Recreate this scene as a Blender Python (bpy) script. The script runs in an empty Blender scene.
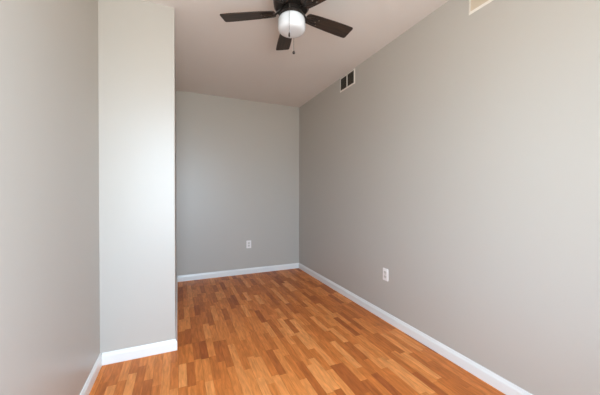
import bpy, bmesh, math
from mathutils import Vector, Matrix

S = bpy.context.scene
C = S.collection
PI = math.pi

# ------------------------------------------------------------------ camera
cam_d = bpy.data.cameras.new('camera')
cam = bpy.data.objects.new('camera', cam_d)
C.objects.link(cam)
S.camera = cam
cam_d.sensor_fit = 'HORIZONTAL'
cam_d.sensor_width = 36
cam_d.lens = 36 * 277.13 / 600
cam_d.clip_start = 0.02
cam.matrix_world = (Matrix.Translation((0, 0, 1.15))
                    @ Matrix.Rotation(-0.4145, 4, 'Z')
                    @ Matrix.Rotation(PI/2 - 0.0101, 4, 'X')
                    @ Matrix.Rotation(0.0018, 4, 'Z'))

# ------------------------------------------------------------------ daylight
W = bpy.data.worlds.new('daylight')
S.world = W
W.use_nodes = True
nt = W.node_tree
bg = nt.nodes['Background']
SKY_STRENGTH = 25.7
geo = nt.nodes.new('ShaderNodeTexCoord')
sep = nt.nodes.new('ShaderNodeSeparateXYZ')
mr = nt.nodes.new('ShaderNodeMapRange')
mr.inputs['From Min'].default_value = -0.12
mr.inputs['From Max'].default_value = 0.12
mx = nt.nodes.new('ShaderNodeMix'); mx.data_type = 'RGBA'
nt.links.new(geo.outputs['Generated'], sep.inputs[0])
nt.links.new(sep.outputs['Z'], mr.inputs['Value'])
nt.links.new(mr.outputs[0], mx.inputs['Factor'])
mx.inputs[6].default_value = (0.64, 0.69, 0.70, 1)    # street and ground
mx.inputs[7].default_value = (0.72, 0.95, 1.19, 1)     # bright overcast sky
nt.links.new(mx.outputs[2], bg.inputs['Color'])
bg.inputs['Strength'].default_value = SKY_STRENGTH

S.view_settings.view_transform = 'Standard'
S.view_settings.look = 'None'
S.view_settings.gamma = 1
S.view_settings.use_curve_mapping = False
S.view_settings.exposure = 0.0

# room dimensions
XL, XR = -0.484, 1.739
XS = -0.021                  # face of the boxed-out corner
YF, YB = 2.24, 3.984
YN = -0.36                   # window wall behind the camera
H = 2.512
WX0, WX1, WZ0, WZ1 = -0.32, 0.76, 0.52, 2.18   # window opening

pl = bpy.data.lights.new('window_daylight', 'AREA')
pl.shape = 'RECTANGLE'; pl.size = WX1 - WX0; pl.size_y = WZ1 - WZ0
pl.cycles.is_portal = True
po = bpy.data.objects.new('window_daylight', pl)
po.location = ((WX0+WX1)/2, YN - 0.11, (WZ0+WZ1)/2)
po.rotation_euler = (PI/2, 0, 0)
C.objects.link(po)

# ------------------------------------------------------------------ materials
def mat(name, col, rough=0.5, spec=0.5, metal=0.0):
    m = bpy.data.materials.new(name); m.use_nodes = True
    b = m.node_tree.nodes['Principled BSDF']
    b.inputs['Base Color'].default_value = (*col, 1)
    b.inputs['Roughness'].default_value = rough
    b.inputs['Specular IOR Level'].default_value = spec
    b.inputs['Metallic'].default_value = metal
    return m

def paint(name, col, rough, spec=0.5, bump=0.04, scale=140):
    m = mat(name, col, rough, spec)
    n = m.node_tree; b = n.nodes['Principled BSDF']
    tc = n.nodes.new('ShaderNodeTexCoord')
    nz = n.nodes.new('ShaderNodeTexNoise')
    nz.inputs['Scale'].default_value = scale
    nz.inputs['Detail'].default_value = 3
    bp = n.nodes.new('ShaderNodeBump')
    bp.inputs['Strength'].default_value = bump
    bp.inputs['Distance'].default_value = 0.002
    n.links.new(tc.outputs['Object'], nz.inputs['Vector'])
    n.links.new(nz.outputs['Fac'], bp.inputs['Height'])
    n.links.new(bp.outputs['Normal'], b.inputs['Normal'])
    return m

M_WALL = paint('greige_eggshell_paint', (0.487, 0.447, 0.396), 0.40, 0.5)
M_CEIL = paint('white_ceiling_paint', (0.76, 0.71, 0.67), 0.85, 0.2)
M_TRIM = paint('white_gloss_trim_paint', (0.79, 0.78, 0.75), 0.28, 0.5, 0.01, 40)
M_VENT = mat('cream_vent_enamel', (0.80, 0.74, 0.66), 0.4)
M_DUCT = mat('dark_duct', (0.05, 0.042, 0.03), 0.8)
M_OUT = mat('white_outlet_plastic', (0.85, 0.80, 0.76), 0.3)
M_RECEP = mat('almond_receptacle_plastic', (0.68, 0.63, 0.57), 0.35)
M_SLOT = mat('outlet_slot', (0.05, 0.045, 0.04), 0.6)
M_BRONZE = mat('dark_bronze_metal', (0.035, 0.028, 0.024), 0.38, 0.5, 0.55)
M_SCREW = mat('dull_bronze_screw', (0.22, 0.18, 0.15), 0.4, 0.5, 0.8)
M_CHAIN = mat('bronze_chain', (0.10, 0.085, 0.07), 0.4, 0.5, 0.7)
M_EXT = mat('exterior_wall_paint', (0.5, 0.5, 0.5), 0.8)

def opal():
    m = mat('white_opal_glass', (0.66, 0.66, 0.67), 0.15, 0.5)
    b = m.node_tree.nodes['Principled BSDF']
    b.inputs['Subsurface Weight'].default_value = 0.5
    b.inputs['Subsurface Radius'].default_value = (0.03, 0.03, 0.03)
    return m
M_OPAL = opal()

def glass():
    m = bpy.data.materials.new('window_glass'); m.use_nodes = True
    n = m.node_tree; n.nodes.clear()
    o = n.nodes.new('ShaderNodeOutputMaterial')
    t = n.nodes.new('ShaderNodeBsdfTransparent')
    g = n.nodes.new('ShaderNodeBsdfGlossy'); g.inputs['Roughness'].default_value = 0.02
    x = n.nodes.new('ShaderNodeMixShader'); x.inputs[0].default_value = 0.07
    n.links.new(t.outputs[0], x.inputs[1]); n.links.new(g.outputs[0], x.inputs[2])
    n.links.new(x.outputs[0], o.inputs[0])
    return m
M_GLASS = glass()

def blade_wood():
    m = mat('dark_walnut_blade', (0.05, 0.03, 0.02), 0.4)
    n = m.node_tree; b = n.nodes['Principled BSDF']
    tc = n.nodes.new('ShaderNodeTexCoord')
    mp = n.nodes.new('ShaderNodeMapping'); mp.inputs['Scale'].default_value = (4, 60, 20)
    nz = n.nodes.new('ShaderNodeTexNoise'); nz.inputs['Scale'].default_value = 1.6
    nz.inputs['Detail'].default_value = 5; nz.inputs['Distortion'].default_value = 0.6
    cr = n.nodes.new('ShaderNodeValToRGB')
    cr.color_ramp.elements[0].position = 0.35; cr.color_ramp.elements[0].color = (0.012, 0.008, 0.006, 1)
    cr.color_ramp.elements[1].position = 0.75; cr.color_ramp.elements[1].color = (0.060, 0.033, 0.020, 1)
    n.links.new(tc.outputs['Object'], mp.inputs[0]); n.links.new(mp.outputs[0], nz.inputs['Vector'])
    n.links.new(nz.outputs['Fac'], cr.inputs[0]); n.links.new(cr.outputs[0], b.inputs['Base Color'])
    return m
M_BLADE = blade_wood()

def floor_mat():
    m = mat('strip_laminate', (0.5, 0.25, 0.1), 0.40, 0.15)
    n = m.node_tree; L = n.links; b = n.nodes['Principled BSDF']
    def math_(op, a, c=None, d=None):
        q = n.nodes.new('ShaderNodeMath'); q.operation = op
        for i, v in enumerate((a, c, d)):
            if v is None: continue
            if isinstance(v, (int, float)): q.inputs[i].default_value = v
            else: L.new(v, q.inputs[i])
        return q.outputs[0]
    tc = n.nodes.new('ShaderNodeTexCoord')
    sp = n.nodes.new('ShaderNodeSeparateXYZ'); L.new(tc.outputs['Object'], sp.inputs[0])
    wobx = math_('DIVIDE', sp.outputs['X'], 0.049)
    row = math_('FLOOR', wobx); fx = math_('FRACT', wobx)
    w1 = n.nodes.new('ShaderNodeTexWhiteNoise'); w1.noise_dimensions = '1D'
    L.new(math_('ADD', row, 37.3), w1.inputs['W'])
    w1b = n.nodes.new('ShaderNodeTexWhiteNoise'); w1b.noise_dimensions = '1D'
    L.new(math_('ADD', row, 91.7), w1b.inputs['W'])
    ln = math_('MULTIPLY_ADD', w1b.outputs['Value'], 0.14, 0.24)
    yy = math_('ADD', math_('DIVIDE', sp.outputs['Y'], ln), math_('MULTIPLY', w1.outputs['Value'], 7.0))
    cell = math_('FLOOR', yy); fy = math_('FRACT', yy)
    cb = n.nodes.new('ShaderNodeCombineXYZ'); L.new(row, cb.inputs[0]); L.new(cell, cb.inputs[1])
    w2 = n.nodes.new('ShaderNodeTexWhiteNoise'); w2.noise_dimensions = '2D'; L.new(cb.outputs[0], w2.inputs['Vector'])
    cr = n.nodes.new('ShaderNodeValToRGB'); e = cr.color_ramp.elements
    e[0].position = 0.0; e[0].color = (0.40, 0.100, 0.025, 1)
    e[1].position = 1.0; e[1].color = (0.83, 0.31, 0.09, 1)
    for p, c in ((0.18, (0.53, 0.148, 0.033, 1)), (0.45, (0.65, 0.190, 0.042, 1)), (0.75, (0.73, 0.238, 0.058, 1))):
        k = e.new(p); k.color = c
    L.new(w2.outputs['Value'], cr.inputs[0])
    # grain, shifted per strip
    mp = n.nodes.new('ShaderNodeCombineXYZ')
    L.new(math_('MULTIPLY_ADD', sp.outputs['X'], 62.0, math_('MULTIPLY', w2.outputs['Value'], 40)), mp.inputs[0])
    L.new(math_('MULTIPLY', sp.outputs['Y'], 9.0), mp.inputs[1])
    nz = n.nodes.new('ShaderNodeTexNoise'); nz.inputs['Scale'].default_value = 1.0
    nz.inputs['Detail'].default_value = 5; nz.inputs['Distortion'].default_value = 0.45
    L.new(mp.outputs[0], nz.inputs['Vector'])
    gr = n.nodes.new('ShaderNodeMapRange')
    gr.inputs['From Min'].default_value = 0.25; gr.inputs['From Max'].default_value = 0.75
    gr.inputs['To Min'].default_value = 0.68; gr.inputs['To Max'].default_value = 1.14
    L.new(nz.outputs['Fac'], gr.inputs['Value'])
    # joints
    jx = math_('LESS_THAN', math_('MINIMUM', fx, math_('SUBTRACT', 1.0, fx)), 0.012)
    jy = math_('LESS_THAN', math_('MULTIPLY', fy, ln), 0.0012)
    pk = math_('FRACT', math_('DIVIDE', math_('ADD', wobx, 300.0), 3.0))
    jp = math_('LESS_THAN', math_('MINIMUM', pk, math_('SUBTRACT', 1.0, pk)), 0.007)
    dark = math_('SUBTRACT', 1.0, math_('MULTIPLY', math_('MAXIMUM', jx, jy), 0.18))
    dark2 = math_('MULTIPLY', dark, math_('SUBTRACT', 1.0, math_('MULTIPLY', jp, 0.30)))
    tot = math_('MULTIPLY', gr.outputs[0], dark2)
    vm = n.nodes.new('ShaderNodeVectorMath'); vm.operation = 'SCALE'
    L.new(cr.outputs[0], vm.inputs[0]); L.new(tot, vm.inputs['Scale'])
    L.new(vm.outputs[0], b.inputs['Base Color'])
    return m
M_FLOOR = floor_mat()

# ------------------------------------------------------------------ helpers
def obj(name, bm, m, parent=None, smooth=False):
    bmesh.ops.recalc_face_normals(bm, faces=bm.faces)
    me = bpy.data.meshes.new(name); bm.to_mesh(me); bm.free()
    me.materials.append(m)
    if smooth:
        for p in me.polygons: p.use_smooth = True
        try: me.set_sharp_from_angle(angle=math.radians(35))
        except Exception: pass
    o = bpy.data.objects.new(name, me); C.objects.link(o)
    if parent: o.parent = parent
    return o

def struct(name, bm, m, parent=None, smooth=False):
    o = obj(name, bm, m, parent, smooth)
    if parent is None: o['kind'] = 'structure'
    return o

def box(bm, x0, x1, y0, y1, z0, z1):
    v = [bm.verts.new((x, y, z)) for x in (x0, x1) for y in (y0, y1) for z in (z0, z1)]
    for f in ((0,1,3,2), (4,6,7,5), (0,4,5,1), (2,3,7,6), (0,2,6,4), (1,5,7,3)):
        bm.faces.new([v[i] for i in f])
    return v

def bevel_all(bm, r, seg=2):
    bmesh.ops.bevel(bm, geom=list(bm.edges), offset=r, segments=seg, affect='EDGES', profile=0.5)

def lathe(bm, prof, n=48, cx=0, cy=0):
    rings = []
    for r, z in prof:
        if r < 1e-6: rings.append([bm.verts.new((cx, cy, z))])
        else: rings.append([bm.verts.new((cx + r*math.cos(2*PI*k/n), cy + r*math.sin(2*PI*k/n), z)) for k in range(n)])
    for a, b in zip(rings, rings[1:]):
        for k in range(n):
            j = (k+1) % n
            if len(a) == 1 and len(b) > 1: bm.faces.new((a[0], b[k], b[j]))
            elif len(b) == 1 and len(a) > 1: bm.faces.new((a[k], b[0], a[j]))
            elif len(a) > 1: bm.faces.new((a[k], b[k], b[j], a[j]))

def tube(bm, pts, radii, n=10, up=Vector((0, 0, 1)), flat=1.0):
    rings = []
    P = [Vector(p) for p in pts]
    for i, p in enumerate(P):
        d = (P[min(i+1, len(P)-1)] - P[max(i-1, 0)]).normalized()
        s = d.cross(up)
        if s.length < 1e-4: s = d.cross(Vector((1, 0, 0)))
        s.normalize(); t = s.cross(d)
        r = radii[i] if isinstance(radii, (list, tuple)) else radii
        rings.append([bm.verts.new(p + s*r*math.cos(2*PI*k/n) + t*r*flat*math.sin(2*PI*k/n)) for k in range(n)])
    for a, b in zip(rings, rings[1:]):
        for k in range(n):
            bm.faces.new((a[k], a[(k+1) % n], b[(k+1) % n], b[k]))
    bm.faces.new(rings[0][::-1]); bm.faces.new(rings[-1])

def prism(bm, poly, z0, z1):
    a = [bm.verts.new((x, y, z0)) for x, y in poly]; b = [bm.verts.new((x, y, z1)) for x, y in poly]
    n = len(poly)
    bm.faces.new(a[::-1]); bm.faces.new(b)
    for k in range(n): bm.faces.new((a[k], a[(k+1) % n], b[(k+1) % n], b[k]))

def thing(name, label, cat, loc, group=None):
    o = bpy.data.objects.new(name, None); C.objects.link(o)
    o.empty_display_size = 0.05
    o.location = loc; o['label'] = label; o['category'] = cat
    if group: o['group'] = group
    return o

# ------------------------------------------------------------------ room shell
T = 0.12
bm = bmesh.new(); box(bm, XL-T, XR+T, YN-T, YB+T, -0.10, 0); struct('floor', bm, M_FLOOR)
bm = bmesh.new(); box(bm, XL-T, XR+T, YN-T, YB+T, H, H+0.10); struct('ceiling', bm, M_CEIL)
bm = bmesh.new(); box(bm, XR, XR+T, YN-T, YB+T, 0, H); struct('wall_right', bm, M_WALL)
bm = bmesh.new(); box(bm, XL-T, XL, YN-T, YF, 0, H); struct('wall_left', bm, M_WALL)
bm = bmesh.new(); box(bm, XS, XR, YB, YB+T, 0, H); struct('wall_back', bm, M_WALL)

# boxed-out corner, with the rounded metal corner bead
bm = bmesh.new()
R_ = 0.004; N_ = 6
poly = [(XL-T, YF), (XS-R_, YF)]
poly += [(XS-R_+R_*math.sin(PI/2*k/N_), YF+R_-R_*math.cos(PI/2*k/N_)) for k in range(1, N_+1)]
poly += [(XS, YB+T), (XL-T, YB+T)]
prism(bm, poly, 0, H)
struct('wall_recess', bm, M_WALL, smooth=True)

# window wall behind the camera
bm = bmesh.new()
box(bm, XL, WX0, YN-T, YN, 0, H); box(bm, WX1, XR, YN-T, YN, 0, H)
box(bm, WX0, WX1, YN-T, YN, 0, WZ0); box(bm, WX0, WX1, YN-T, YN, WZ1, H)
bmesh.ops.remove_doubles(bm, verts=bm.verts, dist=1e-5)
struct('wall_front', bm, M_WALL)

# window: sash frame, glass, casing
bm = bmesh.new()
f = 0.045
for a in ((WX0, WX0+f, WZ0, WZ1), (WX1-f, WX1, WZ0, WZ1), (WX0+f, WX1-f, WZ0, WZ0+f), (WX0+f, WX1-f, WZ1-f, WZ1),
          (WX0+f, WX1-f, (WZ0+WZ1)/2-0.02, (WZ0+WZ1)/2+0.02)):
    box(bm, a[0], a[1], YN-0.085, YN-0.045, a[2], a[3])
win = struct('window_1', bm, M_TRIM)
bm = bmesh.new(); box(bm, WX0+f, WX1-f, YN-0.068, YN-0.064, WZ0+f, WZ1-f); obj('pane', bm, M_GLASS, win)
bm = bmesh.new()
c = 0.065
box(bm, WX0-c, WX0, YN, YN+0.016, WZ0, WZ1+c); box(bm, WX1, WX1+c, YN, YN+0.016, WZ0, WZ1+c)
box(bm, WX0, WX1, YN, YN+0.016, WZ1, WZ1+c); box(bm, WX0-c, WX1+c, YN, YN+0.016, WZ0-0.085, WZ0-0.022)
obj('casing', bm, M_TRIM, win)
bm = bmesh.new(); box(bm, WX0-c-0.02, WX1+c+0.02, YN, YN+0.045, WZ0-0.022, WZ0); obj('sill', bm, M_TRIM, win)

# baseboards: colonial profile swept along each wall
BH = 0.080; BT = 0.013
prof = [(0, 0), (BT, 0), (BT, BH*0.70), (BT*0.86, BH*0.78), (BT*0.62, BH*0.84), (BT*0.52, BH*0.92), (BT*0.34, BH*0.985), (0, BH)]
def baseboard(name, path):
    # path runs with the room on its left-hand side
    bm = bmesh.new(); n = len(path); rings = []
    P = [Vector((x, y)) for x, y in path]
    for i, p in enumerate(P):
        ds = []
        if i > 0: ds.append((P[i]-P[i-1]).normalized())
        if i < n-1: ds.append((P[i+1]-P[i]).normalized())
        ns = [Vector((-d.y, d.x)) for d in ds]
        if len(ns) == 2: nn = (ns[0]+ns[1]); nn = nn / nn.dot(ns[0])
        else: nn = ns[0]
        rings.append([bm.verts.new((p.x+nn.x*a, p.y+nn.y*a, z)) for a, z in prof])
    for a, b in zip(rings, rings[1:]):
        for k in range(len(prof)):
            j = (k+1) % len(prof)
            bm.faces.new((a[k], a[j], b[j], b[k]))
    bm.faces.new(rings[0]); bm.faces.new(rings[-1][::-1])
    struct(name, bm, M_TRIM)
baseboard('baseboard_right', [(XR, YN), (XR, YB-BT)])
baseboard('baseboard_back', [(XR, YB), (XS+BT, YB)])
baseboard('baseboard_recess', [(XS, YB-BT), (XS, YF), (XL+BT, YF)])
baseboard('baseboard_left', [(XL, YF), (XL, YN+BT)])
baseboard('baseboard_front', [(XL, YN), (XR-BT, YN)])

# ------------------------------------------------------------------ ceiling fan
FX, FY, FZ = 0.660, 1.636, 2.300      # blade plane
fan = thing('ceiling_fan', 'dark bronze five-blade ceiling fan with white drum light and two pull chains', 'ceiling fan', (FX, FY, H))
def fz(z): return z - H
bm = bmesh.new()
lathe(bm, [(0, fz(2.512)), (0.088, fz(2.512)), (0.092, fz(2.500)), (0.098, fz(2.478)), (0.090, fz(2.470)), (0.094, fz(2.440)),
           (0.112, fz(2.405)), (0.116, fz(2.365)), (0.112, fz(2.335)), (0.098, fz(2.318)), (0.0, fz(2.318))])
obj('motor_housing', bm, M_BRONZE, fan, True)
bm = bmesh.new()
lathe(bm, [(0, fz(2.318)), (0.060, fz(2.318)), (0.064, fz(2.312)), (0.064, fz(2.298)), (0.050, fz(2.292)), (0.050, fz(2.286)), (0.078, fz(2.282)),
           (0.080, fz(2.270)), (0.076, fz(2.266)), (0.0, fz(2.266))])
sw = obj('switch_housing', bm, M_BRONZE, fan, True)
bm = bmesh.new()
gp = [(0, fz(2.2655)), (0.068, fz(2.2655)), (0.078, fz(2.263)), (0.084, fz(2.255)), (0.0865, fz(2.243)), (0.0865, fz(2.205)), (0.0855, fz(2.196)),
      (0.0825, fz(2.188)), (0.077, fz(2.182)), (0.068, fz(2.1775)), (0.050, fz(2.1745)), (0.025, fz(2.173)), (0, fz(2.1725))]
lathe(bm, gp, 64)
obj('lamp_shade', bm, M_OPAL, fan, True)

# blade: along +x, rounded tapering board, plus its iron with screws
def blade_outline():
    r0, r1, w0, w1 = 0.104, 0.456, 0.076, 0.106
    pts = []
    def arc(cx, cy, r, a0, a1, n=5):
        for k in range(n+1):
            a = a0 + (a1-a0)*k/n
            pts.append((cx + r*math.cos(a), cy + r*math.sin(a)))
    c1 = 0.010; c0 = 0.016
    arc(r1-c1, -w1/2+c1, c1, -PI/2, 0); arc(r1-c1, w1/2-c1, c1, 0, PI/2)
    for t in (0.8, 0.6, 0.4, 0.2):
        pts.append((r0 + (r1-r0)*t, (w0 + (w1-w0)*math.sin(t*PI/2)**0.9)/2 + 0.001))
    arc(r0+c0, w0/2-c0, c0, PI/2, PI); arc(r0+c0, -w0/2+c0, c0, PI, 1.5*PI)
    for t in (0.2, 0.4, 0.6, 0.8):
        pts.append((r0 + (r1-r0)*t, -(w0 + (w1-w0)*math.sin(t*PI/2)**0.9)/2 - 0.001))
    return pts
PITCH = -0.165
def tilt(bm):
    bmesh.ops.rotate(bm, verts=bm.verts, cent=(0, 0, 0), matrix=Matrix.Rotation(PITCH, 3, 'X'))
bm = bmesh.new(); prism(bm, blade_outline(), -0.003, 0.003)
bmesh.ops.bevel(bm, geom=[e for e in bm.edges if abs(e.verts[0].co.z - e.verts[1].co.z) < 1e-6], offset=0.0012, segments=1, affect='EDGES')
tilt(bm)
blade = obj('blade', bm, M_BLADE, fan)
blade.location = (0, 0, fz(FZ))
bm = bmesh.new()     # iron: forked plate under the blade, neck to the motor
for s in (-1, 1):
    tube(bm, [(0.118, 0.006*s, -0.006), (0.140, 0.016*s, -0.0065), (0.160, 0.021*s, -0.0065), (0.196, 0.022*s, -0.0065)], [0.008, 0.009, 0.008, 0.006], 10, flat=0.38)
tube(bm, [(0.118, 0, -0.006), (0.150, 0, -0.0065), (0.180, 0, -0.0065)], [0.009, 0.008, 0.006], 10, flat=0.38)
tilt(bm)
tube(bm, [(0.060, 0, 0.021), (0.082, 0, 0.016), (0.096, 0, 0.004), (0.108, 0, -0.005), (0.126, 0, -0.006)], [0.014, 0.012, 0.010, 0.010, 0.012], 12, flat=0.45)
iron = obj('blade_iron', bm, M_BRONZE, blade, True)
screws = []
for sx, sy in ((0.190, 0.022), (0.190, -0.022), (0.174, 0.0)):
    bm = bmesh.new()
    lathe(bm, [(0, -0.0115), (0.003, -0.0110), (0.0048, -0.0095), (0.0050, -0.0085), (0, -0.0085)], 14, sx, sy)
    tilt(bm)
    screws.append(obj('screw', bm, M_SCREW, blade, True))
PHI = 2.605
blade.rotation_euler = (0, 0, PHI)
for k in range(1, 5):
    b2 = blade.copy(); C.objects.link(b2); b2.rotation_euler = (0, 0, PHI - k*2*PI/5)
    for ch in [iron] + screws:
        c2 = ch.copy(); C.objects.link(c2); c2.parent = b2

# pull chains: beaded, each with a fob
def chain(dx, dy, ztop, zbot, long_fob):
    bm = bmesh.new()
    tube(bm, [(dx, dy, fz(ztop)), (dx, dy, fz(zbot))], 0.0010, 6)
    z = ztop
    while z > zbot:
        bmesh.ops.create_uvsphere(bm, u_segments=6, v_segments=4, radius=0.0016, matrix=Matrix.Translation((dx, dy, fz(z))))
        z -= 0.0042
    # short elbow from the switch housing to the chain
    r = math.hypot(dx, dy); ux, uy = dx/r, dy/r
    tube(bm, [(ux*0.060, uy*0.060, fz(ztop)+0.004), (ux*(r-0.006), uy*(r-0.006), fz(ztop)+0.003), (dx, dy, fz(ztop))], 0.0022, 8)
    ch = obj('pull_chain', bm, M_CHAIN, fan)
    bm = bmesh.new()
    if long_fob:
        lathe(bm, [(0, fz(zbot)+0.001), (0.0022, fz(zbot)), (0.0040, fz(zbot)-0.005), (0.0052, fz(zbot)-0.018), (0.0048, fz(zbot)-0.025), (0, fz(zbot)-0.027)], 16, dx, dy)
    else:
        lathe(bm, [(0.0, fz(zbot)+0.0005), (0.002, fz(zbot)), (0.0080, fz(zbot)-0.005), (0.0100, fz(zbot)-0.011), (0.0075, fz(zbot)-0.018), (0, fz(zbot)-0.021)], 18, dx, dy)
    obj('chain_fob', bm, M_BLADE, ch, True)
chain(-0.049, -0.083, 2.290, 2.121, True)
chain(0.050, 0.086, 2.290, 2.110, False)

# ------------------------------------------------------------------ wall vents (on the right wall, facing -x)
def vent(y0, y1, z0, z1, label, tiltdir):
    cy, cz = (y0+y1)/2, (z0+z1)/2
    w, h = y1-y0, z1-z0
    t = thing('air_vent', label, 'air vent', (XR, cy, cz), 'supply vents high on the right wall')
    b = 0.014
    d = 0.008
    bm = bmesh.new()       # flanged frame with centre mullion, one connected sheet-metal face
    ys = [-w/2, -w/2+b, -0.0055, 0.0055, w/2-b, w/2]; zs = [-h/2, -h/2+b, h/2-b, h/2]
    g = {(i, j): bm.verts.new((-d, ys[i], zs[j])) for i in range(6) for j in range(4)}
    for i in range(5):
        for j in range(3):
            if j == 1 and i in (1, 3): continue
            bm.faces.new((g[i, j], g[i+1, j], g[i+1, j+1], g[i, j+1]))
    r = bmesh.ops.extrude_face_region(bm, geom=list(bm.faces))
    bmesh.ops.translate(bm, verts=[v for v in r['geom'] if isinstance(v, bmesh.types.BMVert)], vec=(d-0.0005, 0, 0))
    for v in bm.verts:      # chamfer the outer lip
        if abs(v.co.x + d) < 1e-6 and (abs(abs(v.co.y)-w/2) < 1e-5 or abs(abs(v.co.z)-h/2) < 1e-5):
            v.co.x += 0.005
    obj('frame', bm, M_VENT, t)
    bm = bmesh.new(); box(bm, -0.0012, -0.0004, -w/2+b*0.6, w/2-b*0.6, -h/2+b*0.6, h/2-b*0.6); obj('duct_opening', bm, M_DUCT, t)
    bm = bmesh.new()        # thin louvres
    nl = 9 if tiltdir < 0 else 16
    for (ya, yb) in ((-w/2+b, -0.0055), (0.0055, w/2-b)):
        for k in range(nl):
            zc = -h/2+b + (h-2*b)*(k+0.5)/nl
            hw = 0.0023 if tiltdir < 0 else 0.0038
            v = box(bm, -0.0039-hw, -0.0039+hw, ya, yb, -0.0004, 0.0004)
            bmesh.ops.rotate(bm, verts=v, cent=(-0.0039, 0, 0), matrix=Matrix.Rotation(tiltdir, 3, 'Y'))
            bmesh.ops.translate(bm, verts=v, vec=(0, 0, zc))
    obj('louvre', bm, M_LOUV if tiltdir < 0 else M_BEIGE, t)
    for yy in (-w/2+b/2, w/2-b/2):
        bm = bmesh.new()
        bmesh.ops.create_uvsphere(bm, u_segments=10, v_segments=6, radius=0.003, matrix=Matrix.Translation((-d, yy, 0)))
        obj('screw', bm, M_VENT, t, True)
M_BEIGE = mat('beige_louvre_enamel', (0.60, 0.49, 0.36), 0.5)
M_LOUV = mat('brown_louvre_enamel', (0.11, 0.09, 0.062), 0.5)
vent(2.492, 2.790, 2.343, 2.507, 'small white-framed air vent with two dark openings, high on right wall beyond the fan', -0.5)
vent(0.930, 1.222, 2.320, 2.470, 'cream air vent at the top of the right wall, cut off by picture edge', 1.12)

# ------------------------------------------------------------------ outlets
def outlet(loc, rz, label):
    # built facing -y, then turned
    t = thing('wall_outlet', label, 'outlet', loc, 'duplex outlets on the grey walls')
    t.rotation_euler = (0, 0, rz)
    bm = bmesh.new(); box(bm, -0.0355, 0.0355, -0.0060, -0.0002, -0.056, 0.056)
    bmesh.ops.bevel(bm, geom=[e for e in bm.edges if e.verts[0].co.y < -0.005 or e.verts[1].co.y < -0.005], offset=0.0028, segments=3, affect='EDGES')
    obj('cover_plate', bm, M_OUT, t, True)
    for s in (-1, 1):
        bm = bmesh.new(); pts = []
        for k in range(28):
            a = 2*PI*k/28
            pts.append((0.0172*math.cos(a), max(-0.0138, min(0.0138, 0.0172*math.sin(a)))))
        prism(bm, pts, 0.0058, 0.0078)
        bmesh.ops.rotate(bm, verts=bm.verts, cent=(0, 0, 0), matrix=Matrix.Rotation(PI/2, 3, 'X'))
        bmesh.ops.translate(bm, verts=bm.verts, vec=(0, 0, 0.0195*s))
        rc = obj('receptacle', bm, M_RECEP, t)
        bm = bmesh.new()
        for xx, hh in ((-0.0063, 0.0042), (0.0063, 0.0034)):
            box(bm, xx-0.0011, xx+0.0011, -0.0082, -0.0076, 0.0195*s+0.003-hh, 0.0195*s+0.003+hh)
        bmesh.ops.create_uvsphere(bm, u_segments=10, v_segments=6, radius=0.0024, matrix=Matrix.Translation((0, -0.0065, 0.0195*s-0.0075)))
        obj('slot', bm, M_SLOT, rc)
    bm = bmesh.new(); bmesh.ops.create_uvsphere(bm, u_segments=10, v_segments=6, radius=0.0028, matrix=Matrix.Translation((0, -0.0055, 0)))
    obj('screw', bm, M_SLOT, t, True)
outlet((0.940, YB, 0.427), 0, 'small white duplex outlet low on the far back wall')
outlet((XR, 2.000, 0.421), PI/2*-1, 'white duplex outlet low on the long right wall')
